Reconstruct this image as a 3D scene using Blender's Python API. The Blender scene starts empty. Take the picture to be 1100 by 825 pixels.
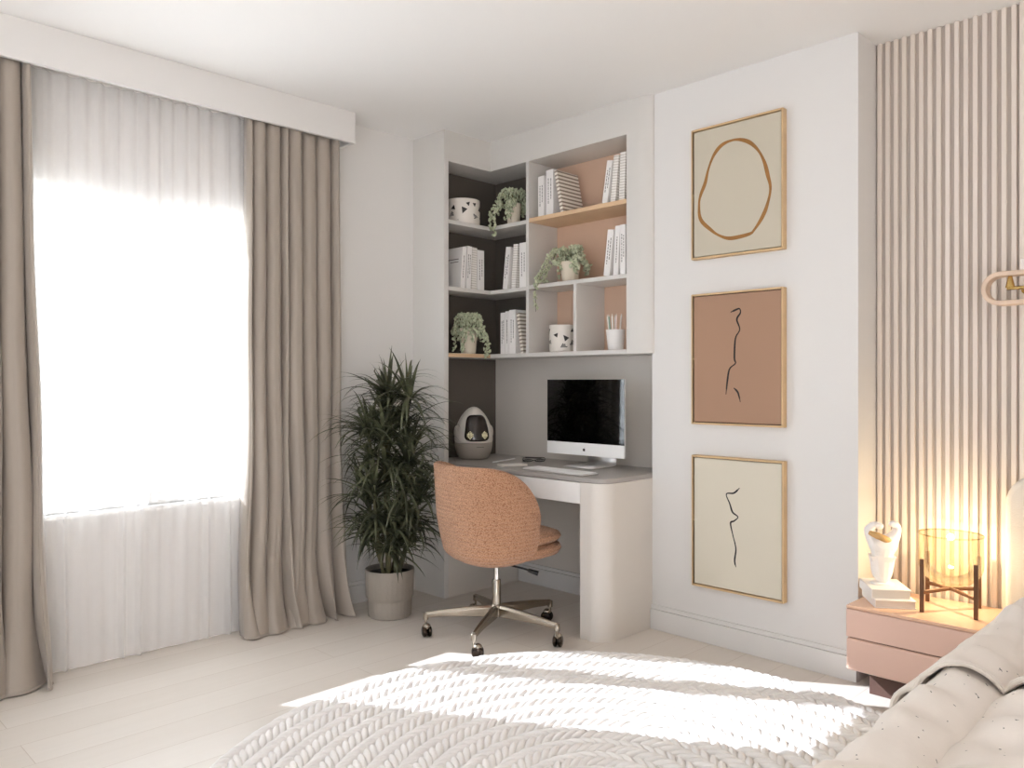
import bpy, math, random
import numpy as np
from mathutils import Vector, Matrix, Euler

# ------------------------------------------------------------------ camera, world, sun, exposure
C = bpy.context.scene.collection
scn = bpy.context.scene
PI = math.pi
rnd = random.Random(7)

cam_d = bpy.data.cameras.new('camera'); cam = bpy.data.objects.new('camera', cam_d); C.objects.link(cam)
cam_d.sensor_width = 36; cam_d.lens = 855 / 1100 * 36; cam_d.shift_y = -1.5 / 1100
cam.location = (0, 0, 1.2); cam.rotation_euler = (PI / 2, 0, math.atan2(860, 855))
cam_d.clip_start = .05
scn.camera = cam

SUN_STRENGTH = 18.0
WORLD_STRENGTH = .48
EXPOSURE = .93

w = bpy.data.worlds.new('world'); scn.world = w; w.use_nodes = True
bg = w.node_tree.nodes['Background']
bg.inputs[0].default_value = (.91, 1.0, 1.13, 1); bg.inputs[1].default_value = WORLD_STRENGTH
sd = bpy.data.lights.new('sun', 'SUN'); sun = bpy.data.objects.new('sun', sd); C.objects.link(sun)
sd.energy = SUN_STRENGTH; sd.angle = math.radians(.35); sd.color = (.95, 1.0, 1.12)
sun.rotation_euler = Vector((1.385, .86, -1)).to_track_quat('-Z', 'Y').to_euler()
sun.location = (-8, -3, 5)
# area lamp for window daylight; rear wall left out so sky fills the room
def area(name, loc, direction, sx, sy, power, color):
    d = bpy.data.lights.new(name, 'AREA'); d.shape = 'RECTANGLE'; d.size = sx; d.size_y = sy
    d.energy = power; d.color = color
    o = bpy.data.objects.new(name, d); C.objects.link(o); o.location = loc
    o.rotation_euler = Vector(direction).to_track_quat('-Z', 'Y').to_euler()
    return o
area('window_daylight', (-4.35, 1.5, 1.5), (1, 0, -.08), 4.4, 3.0, 300, (.95, 1.0, 1.05))

vs = scn.view_settings
vs.view_transform = 'Standard'; vs.look = 'None'; vs.exposure = EXPOSURE; vs.gamma = 1; vs.use_curve_mapping = False
scn.cycles.max_bounces = 10; scn.cycles.diffuse_bounces = 6; scn.cycles.transparent_max_bounces = 16
scn.cycles.sample_clamp_indirect = 6

# ------------------------------------------------------------------ materials
def lin(c):
    return tuple(((v / 255) / 12.92 if v / 255 <= .04045 else ((v / 255 + .055) / 1.055) ** 2.4) for v in c)
def mat(name, rgb, rough=.6, metal=0, bump=0, bscale=50, var=0, vscale=3, spec=.5, sheen=0, coat=0, rgb2=None):
    m = bpy.data.materials.new(name); m.use_nodes = True
    nt = m.node_tree; b = nt.nodes['Principled BSDF']
    c = lin(rgb) + (1,)
    b.inputs['Base Color'].default_value = c
    b.inputs['Roughness'].default_value = rough; b.inputs['Metallic'].default_value = metal
    b.inputs['Specular IOR Level'].default_value = spec
    if sheen: b.inputs['Sheen Weight'].default_value = sheen
    if coat: b.inputs['Coat Weight'].default_value = coat; b.inputs['Coat Roughness'].default_value = .1
    tc = nt.nodes.new('ShaderNodeTexCoord')
    if bump:
        n = nt.nodes.new('ShaderNodeTexNoise'); n.inputs['Scale'].default_value = bscale; n.inputs['Detail'].default_value = 4
        bp = nt.nodes.new('ShaderNodeBump'); bp.inputs['Strength'].default_value = bump; bp.inputs['Distance'].default_value = .01
        nt.links.new(tc.outputs['Object'], n.inputs['Vector']); nt.links.new(n.outputs['Fac'], bp.inputs['Height'])
        nt.links.new(bp.outputs['Normal'], b.inputs['Normal'])
    if var or rgb2:
        n = nt.nodes.new('ShaderNodeTexNoise'); n.inputs['Scale'].default_value = vscale; n.inputs['Detail'].default_value = 3
        r = nt.nodes.new('ShaderNodeValToRGB')
        c2 = lin(rgb2) + (1,) if rgb2 else tuple(v * (1 - var) for v in c[:3]) + (1,)
        r.color_ramp.elements[0].position = .35; r.color_ramp.elements[1].position = .65
        r.color_ramp.elements[0].color = c2; r.color_ramp.elements[1].color = c
        nt.links.new(tc.outputs['Object'], n.inputs['Vector']); nt.links.new(n.outputs['Fac'], r.inputs['Fac'])
        nt.links.new(r.outputs['Color'], b.inputs['Base Color'])
    return m
def node(m, t, **k):
    n = m.node_tree.nodes.new(t)
    for a, v in k.items(): setattr(n, a, v)
    return n
def link(m, a, b): m.node_tree.links.new(a, b)
def bsdf(m): return m.node_tree.nodes['Principled BSDF']

M = {}
M['wall'] = mat('painted_wall', (223, 220, 216), .8, bump=.04, bscale=120)
M['ceiling'] = mat('ceiling_paint', (233, 231, 228), .85)
M['cabinet'] = mat('cabinet_lacquer', (214, 210, 204), .42)
M['deskm'] = mat('desk_lacquer', (218, 211, 202), .42)
M['desktop'] = mat('desktop_lacquer', (168, 162, 156), .38)
M['drawer'] = mat('drawer_lacquer', (240, 236, 231), .35)
M['taupe'] = mat('taupe_back_board', (98, 90, 82), .5)
M['tan'] = mat('tan_back_board', (222, 188, 162), .55, var=.06)
M['beech'] = mat('beech_board', (224, 190, 152), .45, var=.08, vscale=6)
M['slat'] = mat('slat_paint', (224, 212, 200), .55)
M['slatback'] = mat('slat_backing_shaded', (194, 183, 172), .7)  # darker than the slats: gap shade put into the backing colour
M['curtain'] = mat('curtain_fabric', (162, 151, 139), .62, bump=.10, bscale=300, sheen=.25)
M['pvc'] = mat('window_frame_paint', (236, 234, 230), .4)
M['oak'] = mat('light_oak_frame', (214, 182, 138), .45, var=.1, vscale=12)
M['canvas'] = mat('greige_canvas', (198, 189, 170), .85, bump=.1, bscale=400)
M['canvas_tan'] = mat('terracotta_canvas', (168, 133, 109), .85, bump=.1, bscale=400)
M['canvas_pale'] = mat('pale_canvas', (214, 206, 188), .85, bump=.1, bscale=400)
M['ochre'] = mat('ochre_paint', (160, 112, 56), .7, var=.2, vscale=20)
M['ink'] = mat('black_ink', (28, 24, 22), .7)
M['white'] = mat('white_cover', (238, 234, 230), .55)
M['paper'] = mat('paper_edges', (226, 218, 206), .8)
M['mark'] = mat('grey_print', (120, 112, 106), .7)
M['potc'] = mat('cream_pot', (224, 212, 192), .5)
M['chrome'] = mat('brushed_nickel', (176, 166, 152), .24, metal=1)
M['chrome_white'] = mat('polished_steel', (226, 222, 216), .12, metal=1)
M['gun'] = mat('dark_metal', (60, 52, 46), .22, metal=1)
M['black'] = mat('black_rubber', (26, 23, 22), .5)
M['alu'] = mat('aluminium', (236, 234, 232), .3, metal=.55)
M['screen'] = mat('screen_glass', (3, 3, 3), .04, spec=.55)
M['keys'] = mat('white_plastic', (250, 249, 247), .35)
M['visor'] = mat('dark_visor', (46, 38, 33), .12)
M['egg'] = mat('robot_white', (226, 219, 209), .35)
M['egg2'] = mat('robot_grey', (166, 157, 146), .4)
M['pot_grey'] = mat('greige_ceramic', (152, 143, 132), .7, bump=.15, bscale=60)
M['soil'] = mat('potting_soil', (34, 27, 22), .95, bump=.6, bscale=80)
M['stem'] = mat('plant_stem', (88, 84, 56), .7)
M['stand'] = mat('nightstand_lacquer', (226, 190, 172), .4)
M['stand_top'] = mat('nightstand_top_lacquer', (232, 190, 160), .25)
M['gap'] = mat('shadow_gap', (92, 66, 56), .8)
M['walnut'] = mat('bronze_metal', (112, 82, 62), .35, metal=.6)
M['plaster'] = mat('white_plaster', (243, 238, 232), .55)
M['knotgold'] = mat('ochre_plaster', (206, 164, 104), .5)
M['upholstery'] = mat('headboard_fabric', (222, 213, 201), .8, bump=.1, bscale=200)
M['mattress'] = mat('mattress_ticking', (228, 222, 214), .85)
M['ringwood'] = mat('pale_ash_wood', (226, 200, 176), .45, var=.12, vscale=25)
M['brass'] = mat('brass', (205, 176, 112), .25, metal=1)
M['cablew'] = mat('cable_white', (220, 214, 206), .5)
M['opal'] = mat('opal_glass', (240, 230, 222), .3)

# floor boards: long planks along the y axis
m = mat('oak_floor', (214, 198, 180), .42); M['floor'] = m
tc = node(m, 'ShaderNodeTexCoord'); mp = node(m, 'ShaderNodeMapping'); mp.inputs['Rotation'].default_value = (0, 0, PI / 2); mp.inputs['Location'].default_value = (0, .164, 0)
br = node(m, 'ShaderNodeTexBrick'); br.offset = .37
br.inputs['Scale'].default_value = 1; br.inputs['Brick Width'].default_value = 1.9; br.inputs['Row Height'].default_value = .178
br.inputs['Mortar Size'].default_value = .0016; br.inputs['Mortar Smooth'].default_value = .6; br.inputs['Bias'].default_value = 0
br.inputs['Color1'].default_value = lin((216, 207, 197)) + (1,); br.inputs['Color2'].default_value = lin((222, 214, 205)) + (1,)
br.inputs['Mortar'].default_value = lin((194, 180, 166)) + (1,)
nz = node(m, 'ShaderNodeTexNoise'); nz.inputs['Scale'].default_value = 4; nz.inputs['Detail'].default_value = 8
mp2 = node(m, 'ShaderNodeMapping'); mp2.inputs['Scale'].default_value = (9, .6, 1)
mx = node(m, 'ShaderNodeMix'); mx.data_type = 'RGBA'; mx.blend_type = 'MULTIPLY'; mx.inputs['Factor'].default_value = .5
rp = node(m, 'ShaderNodeValToRGB'); rp.color_ramp.elements[0].color = (.86, .84, .80, 1); rp.color_ramp.elements[1].color = (1, 1, 1, 1)
link(m, tc.outputs['Object'], mp.inputs['Vector']); link(m, mp.outputs[0], br.inputs['Vector'])
link(m, tc.outputs['Object'], mp2.inputs['Vector']); link(m, mp2.outputs[0], nz.inputs['Vector'])
link(m, nz.outputs['Fac'], rp.inputs['Fac']); link(m, br.outputs['Color'], mx.inputs[6]); link(m, rp.outputs['Color'], mx.inputs[7])
link(m, mx.outputs[2], bsdf(m).inputs['Base Color'])

# sheer voile: part see-through, part glowing with the light behind it
m = bpy.data.materials.new('white_voile'); m.use_nodes = True; M['sheer'] = m
nt = m.node_tree; nt.nodes.remove(bsdf(m)); out = nt.nodes['Material Output']
tr = node(m, 'ShaderNodeBsdfTransparent'); tr.inputs[0].default_value = (1, 1, 1, 1)
tl = node(m, 'ShaderNodeBsdfTranslucent'); tl.inputs[0].default_value = lin((252, 251, 250)) + (1,)
df = node(m, 'ShaderNodeBsdfDiffuse'); df.inputs[0].default_value = lin((250, 248, 246)) + (1,)
m1 = node(m, 'ShaderNodeMixShader'); m1.inputs[0].default_value = .5
m2 = node(m, 'ShaderNodeMixShader'); m2.inputs[0].default_value = .39
link(m, tl.outputs[0], m1.inputs[1]); link(m, df.outputs[0], m1.inputs[2])
link(m, tr.outputs[0], m2.inputs[1]); link(m, m1.outputs[0], m2.inputs[2]); link(m, m2.outputs[0], out.inputs[0])

# glass panes
def glass(name, tint, fac=.08):
    m = bpy.data.materials.new(name); m.use_nodes = True
    nt = m.node_tree; nt.nodes.remove(bsdf(m)); out = nt.nodes['Material Output']
    tr = node(m, 'ShaderNodeBsdfTransparent'); tr.inputs[0].default_value = tint
    gl = node(m, 'ShaderNodeBsdfGlossy'); gl.inputs['Roughness'].default_value = .03
    lw = node(m, 'ShaderNodeLayerWeight'); lw.inputs[0].default_value = .35
    mu = node(m, 'ShaderNodeMath', operation='MULTIPLY_ADD'); mu.inputs[1].default_value = .5; mu.inputs[2].default_value = fac * .5
    ms = node(m, 'ShaderNodeMixShader')
    link(m, lw.outputs['Fresnel'], mu.inputs[0]); link(m, mu.outputs[0], ms.inputs[0])
    link(m, tr.outputs[0], ms.inputs[1]); link(m, gl.outputs[0], ms.inputs[2]); link(m, ms.outputs[0], out.inputs[0])
    return m
M['pane'] = glass('window_glass', (.97, .98, .98, 1))
M['amber'] = glass('amber_glass', (.97, .90, .74, 1), .14)

# knitted chair fabric
m = mat('woven_tan_fabric', (208, 152, 112), .85, sheen=.15); M['boucle'] = m
tc = node(m, 'ShaderNodeTexCoord'); vo = node(m, 'ShaderNodeTexVoronoi'); vo.inputs['Scale'].default_value = 240
mp = node(m, 'ShaderNodeMapping'); mp.inputs['Scale'].default_value = (.7, .7, 1.15)
wv = node(m, 'ShaderNodeTexWave'); wv.bands_direction = 'Z'; wv.inputs['Scale'].default_value = 17; wv.inputs['Distortion'].default_value = 1.2; wv.inputs['Detail'].default_value = 2
ad = node(m, 'ShaderNodeMath', operation='MULTIPLY_ADD'); ad.inputs[1].default_value = 1.1
bp = node(m, 'ShaderNodeBump'); bp.inputs['Strength'].default_value = .9; bp.inputs['Distance'].default_value = .004
rp = node(m, 'ShaderNodeValToRGB'); rp.color_ramp.elements[0].color = lin((204, 158, 124)) + (1,); rp.color_ramp.elements[1].color = lin((146, 98, 66)) + (1,)
rp.color_ramp.elements[0].position = .2; rp.color_ramp.elements[1].position = .85
link(m, tc.outputs['Object'], mp.inputs['Vector']); link(m, mp.outputs[0], vo.inputs['Vector']); link(m, tc.outputs['Object'], wv.inputs['Vector'])
link(m, wv.outputs['Fac'], ad.inputs[0]); link(m, vo.outputs['Distance'], ad.inputs[2]); link(m, ad.outputs[0], bp.inputs['Height'])
link(m, bp.outputs['Normal'], bsdf(m).inputs['Normal']); link(m, vo.outputs['Distance'], rp.inputs['Fac']); link(m, rp.outputs['Color'], bsdf(m).inputs['Base Color'])

# quilt cotton with tiny printed sprigs
def quilt_mat(name, base):
    m = mat(name, base, .85, bump=.22, bscale=16, sheen=.1)
    tc = node(m, 'ShaderNodeTexCoord')
    nz = node(m, 'ShaderNodeTexNoise'); nz.inputs['Scale'].default_value = 60
    vo = node(m, 'ShaderNodeTexVoronoi'); vo.inputs['Scale'].default_value = 30
    ad = node(m, 'ShaderNodeVectorMath', operation='MULTIPLY_ADD'); ad.inputs[1].default_value = (.03, .03, .03)
    rp = node(m, 'ShaderNodeValToRGB'); rp.color_ramp.interpolation = 'CONSTANT'
    rp.color_ramp.elements[0].color = lin((96, 92, 88)) + (1,); rp.color_ramp.elements[0].position = 0
    rp.color_ramp.elements[1].color = lin(base) + (1,); rp.color_ramp.elements[1].position = .088
    link(m, tc.outputs['Object'], ad.inputs[2]); link(m, nz.outputs['Color'], ad.inputs[0]); link(m, tc.outputs['Object'], nz.inputs['Vector'])
    link(m, ad.outputs[0], vo.inputs['Vector']); link(m, vo.outputs['Distance'], rp.inputs['Fac'])
    link(m, rp.outputs['Color'], bsdf(m).inputs['Base Color'])
    return m
M['quilt'] = quilt_mat('sprigged_cotton', (231, 222, 212))

# rug wool
M['rug'] = mat('ivory_wool', (236, 232, 228), .95, bump=.35, bscale=260, sheen=.2)
M['rugbase'] = mat('rug_backing', (150, 138, 128), .95)
# leaves
def leaf_mat(name, c1, c2, rough=.45, sc=8, trans=.25):
    m = mat(name, c1, rough, rgb2=c2, vscale=sc)
    out = m.node_tree.nodes['Material Output']
    tl = node(m, 'ShaderNodeBsdfTranslucent'); tl.inputs[0].default_value = lin(c1) + (1,)
    ms = node(m, 'ShaderNodeMixShader'); ms.inputs[0].default_value = trans
    link(m, bsdf(m).outputs[0], ms.inputs[1]); link(m, tl.outputs[0], ms.inputs[2]); link(m, ms.outputs[0], out.inputs[0])
    return m
M['leaf'] = leaf_mat('dark_strap_leaves', (108, 111, 84), (45, 48, 35), .36, 9, .12)
M['pearl'] = leaf_mat('pale_succulent_leaves', (214, 216, 188), (172, 182, 148), .6, 60, .15)
M['patterned'] = mat('glazed_ceramic', (232, 224, 214), .4)
M['glaze_black'] = mat('black_glaze', (48, 42, 39), .4)
# striped / ruled book covers
def stripes(name, scale, a, b, pos):
    m = mat(name, a, .6)
    tc = node(m, 'ShaderNodeTexCoord'); wv = node(m, 'ShaderNodeTexWave'); wv.bands_direction = 'Z'; wv.inputs['Scale'].default_value = scale
    rp = node(m, 'ShaderNodeValToRGB'); rp.color_ramp.interpolation = 'CONSTANT'
    rp.color_ramp.elements[0].color = lin(a) + (1,); rp.color_ramp.elements[0].position = 0
    rp.color_ramp.elements[1].color = lin(b) + (1,); rp.color_ramp.elements[1].position = pos
    link(m, tc.outputs['Object'], wv.inputs['Vector']); link(m, wv.outputs['Fac'], rp.inputs['Fac']); link(m, rp.outputs['Color'], bsdf(m).inputs['Base Color'])
    return m
M['striped'] = stripes('striped_cover', 14.5, (236, 228, 216), (150, 136, 122), .62)
M['ruled'] = stripes('ruled_cover', 23, (236, 231, 224), (204, 196, 187), .72)
M['robot_eye'] = mat('eye_dots', (222, 214, 190), .5)
bsdf(M['robot_eye']).inputs['Emission Color'].default_value = lin((236, 222, 170)) + (1,)
bsdf(M['robot_eye']).inputs['Emission Strength'].default_value = .25
M['ribbed'] = stripes('combed_ceramic', 1, (178, 167, 154), (170, 158, 146), .5)

# ------------------------------------------------------------------ mesh helpers
class G:
    def __init__(s): s.v = []; s.f = []; s.sm = []
    def add(s, vs, fs, smooth=False):
        o = len(s.v); s.v += [tuple(v) for v in vs]; s.f += [tuple(i + o for i in f) for f in fs]; s.sm += [smooth] * len(fs); return s
    def box(s, x0, x1, y0, y1, z0, z1):
        return s.add([(x0, y0, z0), (x1, y0, z0), (x1, y1, z0), (x0, y1, z0), (x0, y0, z1), (x1, y0, z1), (x1, y1, z1), (x0, y1, z1)],
                     [(0, 3, 2, 1), (4, 5, 6, 7), (0, 1, 5, 4), (1, 2, 6, 5), (2, 3, 7, 6), (3, 0, 4, 7)])
    def lathe(s, prof, n=40, c=(0, 0, 0), closed=False, sx=1, sy=1):
        vs = []; k = len(prof)
        for i in range(n):
            a = 2 * PI * i / n
            for r, z in prof: vs.append((c[0] + r * math.cos(a) * sx, c[1] + r * math.sin(a) * sy, c[2] + z))
        fs = []
        for i in range(n):
            j = (i + 1) % n
            for q in range(k if closed else k - 1):
                p = (q + 1) % k
                fs.append((i * k + q, j * k + q, j * k + p, i * k + p))
        if not closed:
            if prof[0][0] > 1e-5: fs.append(tuple(reversed([i * k for i in range(n)])))
            if prof[-1][0] > 1e-5: fs.append(tuple(i * k + k - 1 for i in range(n)))
        return s.add(vs, fs, True)
    def tube(s, pts, r, n=10, cap=True):
        pts = [Vector(p) for p in pts]; rs = r if isinstance(r, (list, tuple)) else [r] * len(pts)
        vs = []; up = None
        for i, p in enumerate(pts):
            t = (pts[min(i + 1, len(pts) - 1)] - pts[max(i - 1, 0)]).normalized()
            if up is None:
                up = Vector((0, 0, 1)) if abs(t.z) < .9 else Vector((1, 0, 0))
            a = (up - t * up.dot(t)).normalized(); up = a; b = t.cross(a)
            for q in range(n):
                th = 2 * PI * q / n; vs.append(p + (a * math.cos(th) + b * math.sin(th)) * rs[i])
        fs = [(i * n + q, i * n + (q + 1) % n, (i + 1) * n + (q + 1) % n, (i + 1) * n + q) for i in range(len(pts) - 1) for q in range(n)]
        if cap: fs += [tuple(reversed(range(n))), tuple((len(pts) - 1) * n + q for q in range(n))]
        return s.add(vs, fs, True)
    def prism(s, pts, z0, z1, smooth=False):
        n = len(pts)
        return s.add([(x, y, z0) for x, y in pts] + [(x, y, z1) for x, y in pts],
                     [(i, (i + 1) % n, n + (i + 1) % n, n + i) for i in range(n)] + [tuple(reversed(range(n))), tuple(range(n, 2 * n))], smooth)
    def grid(s, P, smooth=True):
        r = len(P); c = len(P[0])
        return s.add([p for row in P for p in row], [(i * c + j, i * c + j + 1, (i + 1) * c + j + 1, (i + 1) * c + j) for i in range(r - 1) for j in range(c - 1)], smooth)
    def ball(s, c, rx, ry, rz, n=12, k=8):
        prof = [(math.sin(PI * i / k) if 0 < i < k else 0, -math.cos(PI * i / k)) for i in range(k + 1)]
        vs = []; fs = []
        for i in range(n):
            a = 2 * PI * i / n
            for r, z in prof: vs.append((c[0] + rx * r * math.cos(a), c[1] + ry * r * math.sin(a), c[2] + rz * z))
        for i in range(n):
            j = (i + 1) % n
            for q in range(k): fs.append((i * (k + 1) + q, j * (k + 1) + q, j * (k + 1) + q + 1, i * (k + 1) + q + 1))
        return s.add(vs, fs, True)
    def xf(s, mtx):
        s.v = [tuple(mtx @ Vector(v)) for v in s.v]; return s
def obj(name, g, m, parent=None, bevel=0, solid=0, sub=0, autosmooth=True, label=None, segs=2):
    me = bpy.data.meshes.new(name); me.from_pydata(g.v, [], g.f); me.update()
    me.polygons.foreach_set('use_smooth', g.sm)
    if m: me.materials.append(M[m] if isinstance(m, str) else m)
    import bmesh
    if len(g.v) < 60000:
        b = bmesh.new(); b.from_mesh(me); bmesh.ops.remove_doubles(b, verts=b.verts, dist=1e-6); bmesh.ops.recalc_face_normals(b, faces=b.faces)
        if autosmooth:
            for e in b.edges:
                if len(e.link_faces) == 2 and e.calc_face_angle(0) > math.radians(38): e.smooth = False
        b.to_mesh(me); b.free()
    o = bpy.data.objects.new(name, me); C.objects.link(o)
    if parent: o.parent = parent
    if solid:
        md = o.modifiers.new('solid', 'SOLIDIFY'); md.thickness = solid; md.offset = 0
    if sub:
        md = o.modifiers.new('sub', 'SUBSURF'); md.levels = sub; md.render_levels = sub
    if bevel:
        md = o.modifiers.new('bevel', 'BEVEL'); md.width = bevel; md.segments = segs; md.limit_method = 'ANGLE'; md.angle_limit = math.radians(35); md.use_clamp_overlap = True
        md.harden_normals = False
        for p in me.polygons: p.use_smooth = True
        if not any(g.sm):
            pass
    if label: o['label'] = label
    return o
def struct(name, g, m, parent=None, **k):
    o = obj(name, g, m, parent, **k)
    if parent is None: o['kind'] = 'structure'
    return o
def thing(name, label, cat, loc=(0, 0, 0), rz=0, group=None, rot=None):
    o = bpy.data.objects.new(name, None); C.objects.link(o); o.empty_display_size = .05
    o.location = loc; o.rotation_euler = rot if rot else (0, 0, rz)
    o['label'] = label; o['category'] = cat
    if group: o['group'] = group
    return o
def tag(o, label, cat, group=None, loc=None, rz=None):
    o['label'] = label; o['category'] = cat
    if group: o['group'] = group
    if loc: o.location = loc
    if rz is not None: o.rotation_euler = (0, 0, rz)
    return o
def copy_tree(o, parent=None):
    c = o.copy(); C.objects.link(c)
    if parent: c.parent = parent
    for ch in list(o.children): copy_tree(ch, c)
    return c

# ------------------------------------------------------------------ room shell
CEIL = 2.607
WX = -3.68          # inner face of the window wall
WY = 3.235          # face of the picture wall
XR, YF = 2.3, -2.6
struct('floor', G().box(-3.95, XR + .1, YF, 3.62, -.12, 0), 'floor')
struct('ceiling', G().box(-3.95, XR + .1, YF, 3.62, CEIL, CEIL + .12), 'ceiling')
wy0, wy1, wz0, wz1 = .5, 2.18, .650, 2.035
g = G().box(WX - .2, WX, YF, wy0, 0, CEIL).box(WX - .2, WX, wy1, 3.62, 0, CEIL).box(WX - .2, WX, wy0, wy1, 0, wz0).box(WX - .2, WX, wy0, wy1, wz1, CEIL)
struct('wall_left', g, 'wall')
struct('wall_back', G().box(-2.28, -1.285, WY, 3.55, 0, CEIL), 'wall')
struct('wall_niche', G().box(WX, -2.28, 3.45, 3.55, 0, CEIL), 'deskm')
struct('wall_pier', G().box(WX, -3.40, 2.85, 2.88, 0, CEIL), 'cabinet')
struct('wall_niche_side', G().box(WX, -3.615, 2.88, 3.45, 0, CEIL), 'taupe')
struct('wall_bulkhead', G().box(-3.615, -3.40, 2.88, 3.45, 2.437, CEIL).box(-3.40, -2.41, 3.20, 3.45, 2.437, CEIL), 'cabinet')
struct('wall_right', G().box(XR, XR + .1, YF, 3.55, 0, CEIL), 'wall')
# fluted panelling
g = G().box(-1.285, XR, 3.425, 3.55, 0, CEIL)
struct('wall_fluted', g, 'slatback')
g = G(); x = -1.277
while x < -.765:
    g.box(x, x + .0180, 3.411, 3.425, 0, CEIL); x += .0323
struct('trim_slats', g, 'slat', bevel=.0025)
struct('trim_plain_panel', G().box(-.764, XR, 3.405, 3.425, 0, CEIL), 'slat')
# baseboards
def base(name, x0, x1, y0, y1, lip):
    dx0, dx1, dy0, dy1 = lip
    g = G().box(x0, x1, y0, y1, 0, .098).box(x0 + dx0, x1 + dx1, y0 + dy0, y1 + dy1, .098, .118)
    return struct(name, g, 'wall', bevel=.002)
base('baseboard_back', -2.28, -1.285, WY - .018, WY, (0, 0, .008, 0))
base('baseboard_left', WX, WX + .018, YF, 2.85, (0, -.008, 0, 0))
base('baseboard_niche', -3.40, -2.424, 3.432, 3.45, (0, 0, .008, 0))
# window: frame, sashes, panes
win = bpy.data.objects.new('window_1', None); C.objects.link(win); win['kind'] = 'structure'
fx0, fx1 = WX - .13, WX - .05
t = .05
g = G().box(fx0, fx1, wy0, wy0 + t, wz0, wz1).box(fx0, fx1, wy1 - t, wy1, wz0, wz1).box(fx0, fx1, wy0 + t, wy1 - t, wz0, wz0 + t).box(fx0, fx1, wy0 + t, wy1 - t, wz1 - t, wz1)
g.box(fx0, fx1, 1.315, 1.365, wz0 + t, wz1 - t)
obj('window_frame', g, 'pvc', win, bevel=.003)
for a, b in ((wy0 + t, 1.315), (1.365, wy1 - t)):
    s = .028
    g = G().box(fx0 + .02, fx1 + .012, a, a + s, wz0 + t, wz1 - t).box(fx0 + .02, fx1 + .012, b - s, b, wz0 + t, wz1 - t)
    g.box(fx0 + .02, fx1 + .012, a + s, b - s, wz0 + t, wz0 + t + s).box(fx0 + .02, fx1 + .012, a + s, b - s, wz1 - t - s, wz1 - t)
    sash = obj('sash', g, 'pvc', win, bevel=.002)
    obj('pane', G().box(fx0 + .03, fx0 + .036, a + s, b - s, wz0 + t + s, wz1 - t - s), 'pane', win)
obj('window_sill', G().box(WX - .05, WX + .025, wy0 - .03, wy1 + .03, wz0 - .022, wz0), 'pvc', win, bevel=.004)
# pelmet that hides the curtain track
struct('trim_pelmet', G().box(-3.535, -3.515, YF, 2.345, 2.445, CEIL).box(WX, -3.535, 2.325, 2.345, 2.445, CEIL), 'wall', bevel=.0015)

# ------------------------------------------------------------------ curtains
def drape(name, knots_top, knots_bot, x0, depth, z0, z1, flare, puddle, seed, nz=60, per=14, lean=0):
    """a hanging cloth; knots are the creases between the pleats, at the top and at the hem"""
    r = random.Random(seed); P = []
    dep = [depth * r.uniform(.75, 1.15) for _ in knots_top]; ph = [r.uniform(-.5, .5) for _ in knots_top]
    wob = [r.uniform(0, 6.28) for _ in knots_top]
    for iz in range(nz + 1):
        f = (iz / nz); z = z1 + (z0 - z1) * f; row = []
        fb = f ** 1.3
        low = max(0, (f - .86) / .14)
        for k in range(len(knots_top) - 1):
            a = knots_top[k] * (1 - fb) + knots_bot[k] * fb; b = knots_top[k + 1] * (1 - fb) + knots_bot[k + 1] * fb
            for j in range(per):
                t = j / per
                sh = math.sin(PI * t) ** .45 if t > 0 else 0
                d = dep[k] * sh * (1 + flare * f)
                # secondary crease on each pleat
                d -= dep[k] * .10 * math.exp(-((t - .5 - ph[k] * .5) / .07) ** 2) * (0.3 + .7 * f)
                y = a + (b - a) * t + .010 * math.sin(z * 5 + wob[k]) * f * (1 if 0 < t else .6)
                x = x0 + d + .012 * math.sin(z * 3.1 + wob[k]) * f + low ** 2 * puddle * (0.3 + .7 * sh) * (1 + .35 * math.sin(wob[k] * 3 + t * 5))
                if low > 0: y += low ** 2 * .03 * math.sin(wob[k] + 4 * t)
                row.append((x, y, z + (low ** 3) * .0))
        row.append((x0, knots_top[-1] * (1 - fb) + knots_bot[-1] * fb, z))
        P.append(row)
    # the hem turns under
    last = P[-1]; P.append([(x + .012, y, z0 * .4 + .001) for x, y, z in last]); P.append([(x - .012, y, .003) for x, y, z in last])
    return G().grid(P)
g = drape('c', [1.775, 1.80, 1.873, 1.951, 1.985, 2.068, 2.152, 2.235, 2.275], [1.752, 1.80, 1.875, 1.962, 1.995, 2.085, 2.165, 2.25, 2.30], -3.60, .062, .012, 2.47, .14, .06, 3)
tag(obj('curtain', g, 'curtain', solid=.003), 'taupe floor-length curtain gathered beside the tall potted plant', 'curtain', 'taupe curtains on either side of the window')
g = drape('c', [.10, .20, .29, .40, .49, .60, .69, .755, .838, .868], [.10, .20, .30, .41, .50, .61, .70, .785, .895, .945], -3.60, .065, .012, 2.47, .12, .045, 8)
tag(obj('curtain', g, 'curtain', solid=.003), 'taupe floor-length curtain at the left edge of the photo, far from the plant', 'curtain', 'taupe curtains on either side of the window')
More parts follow.
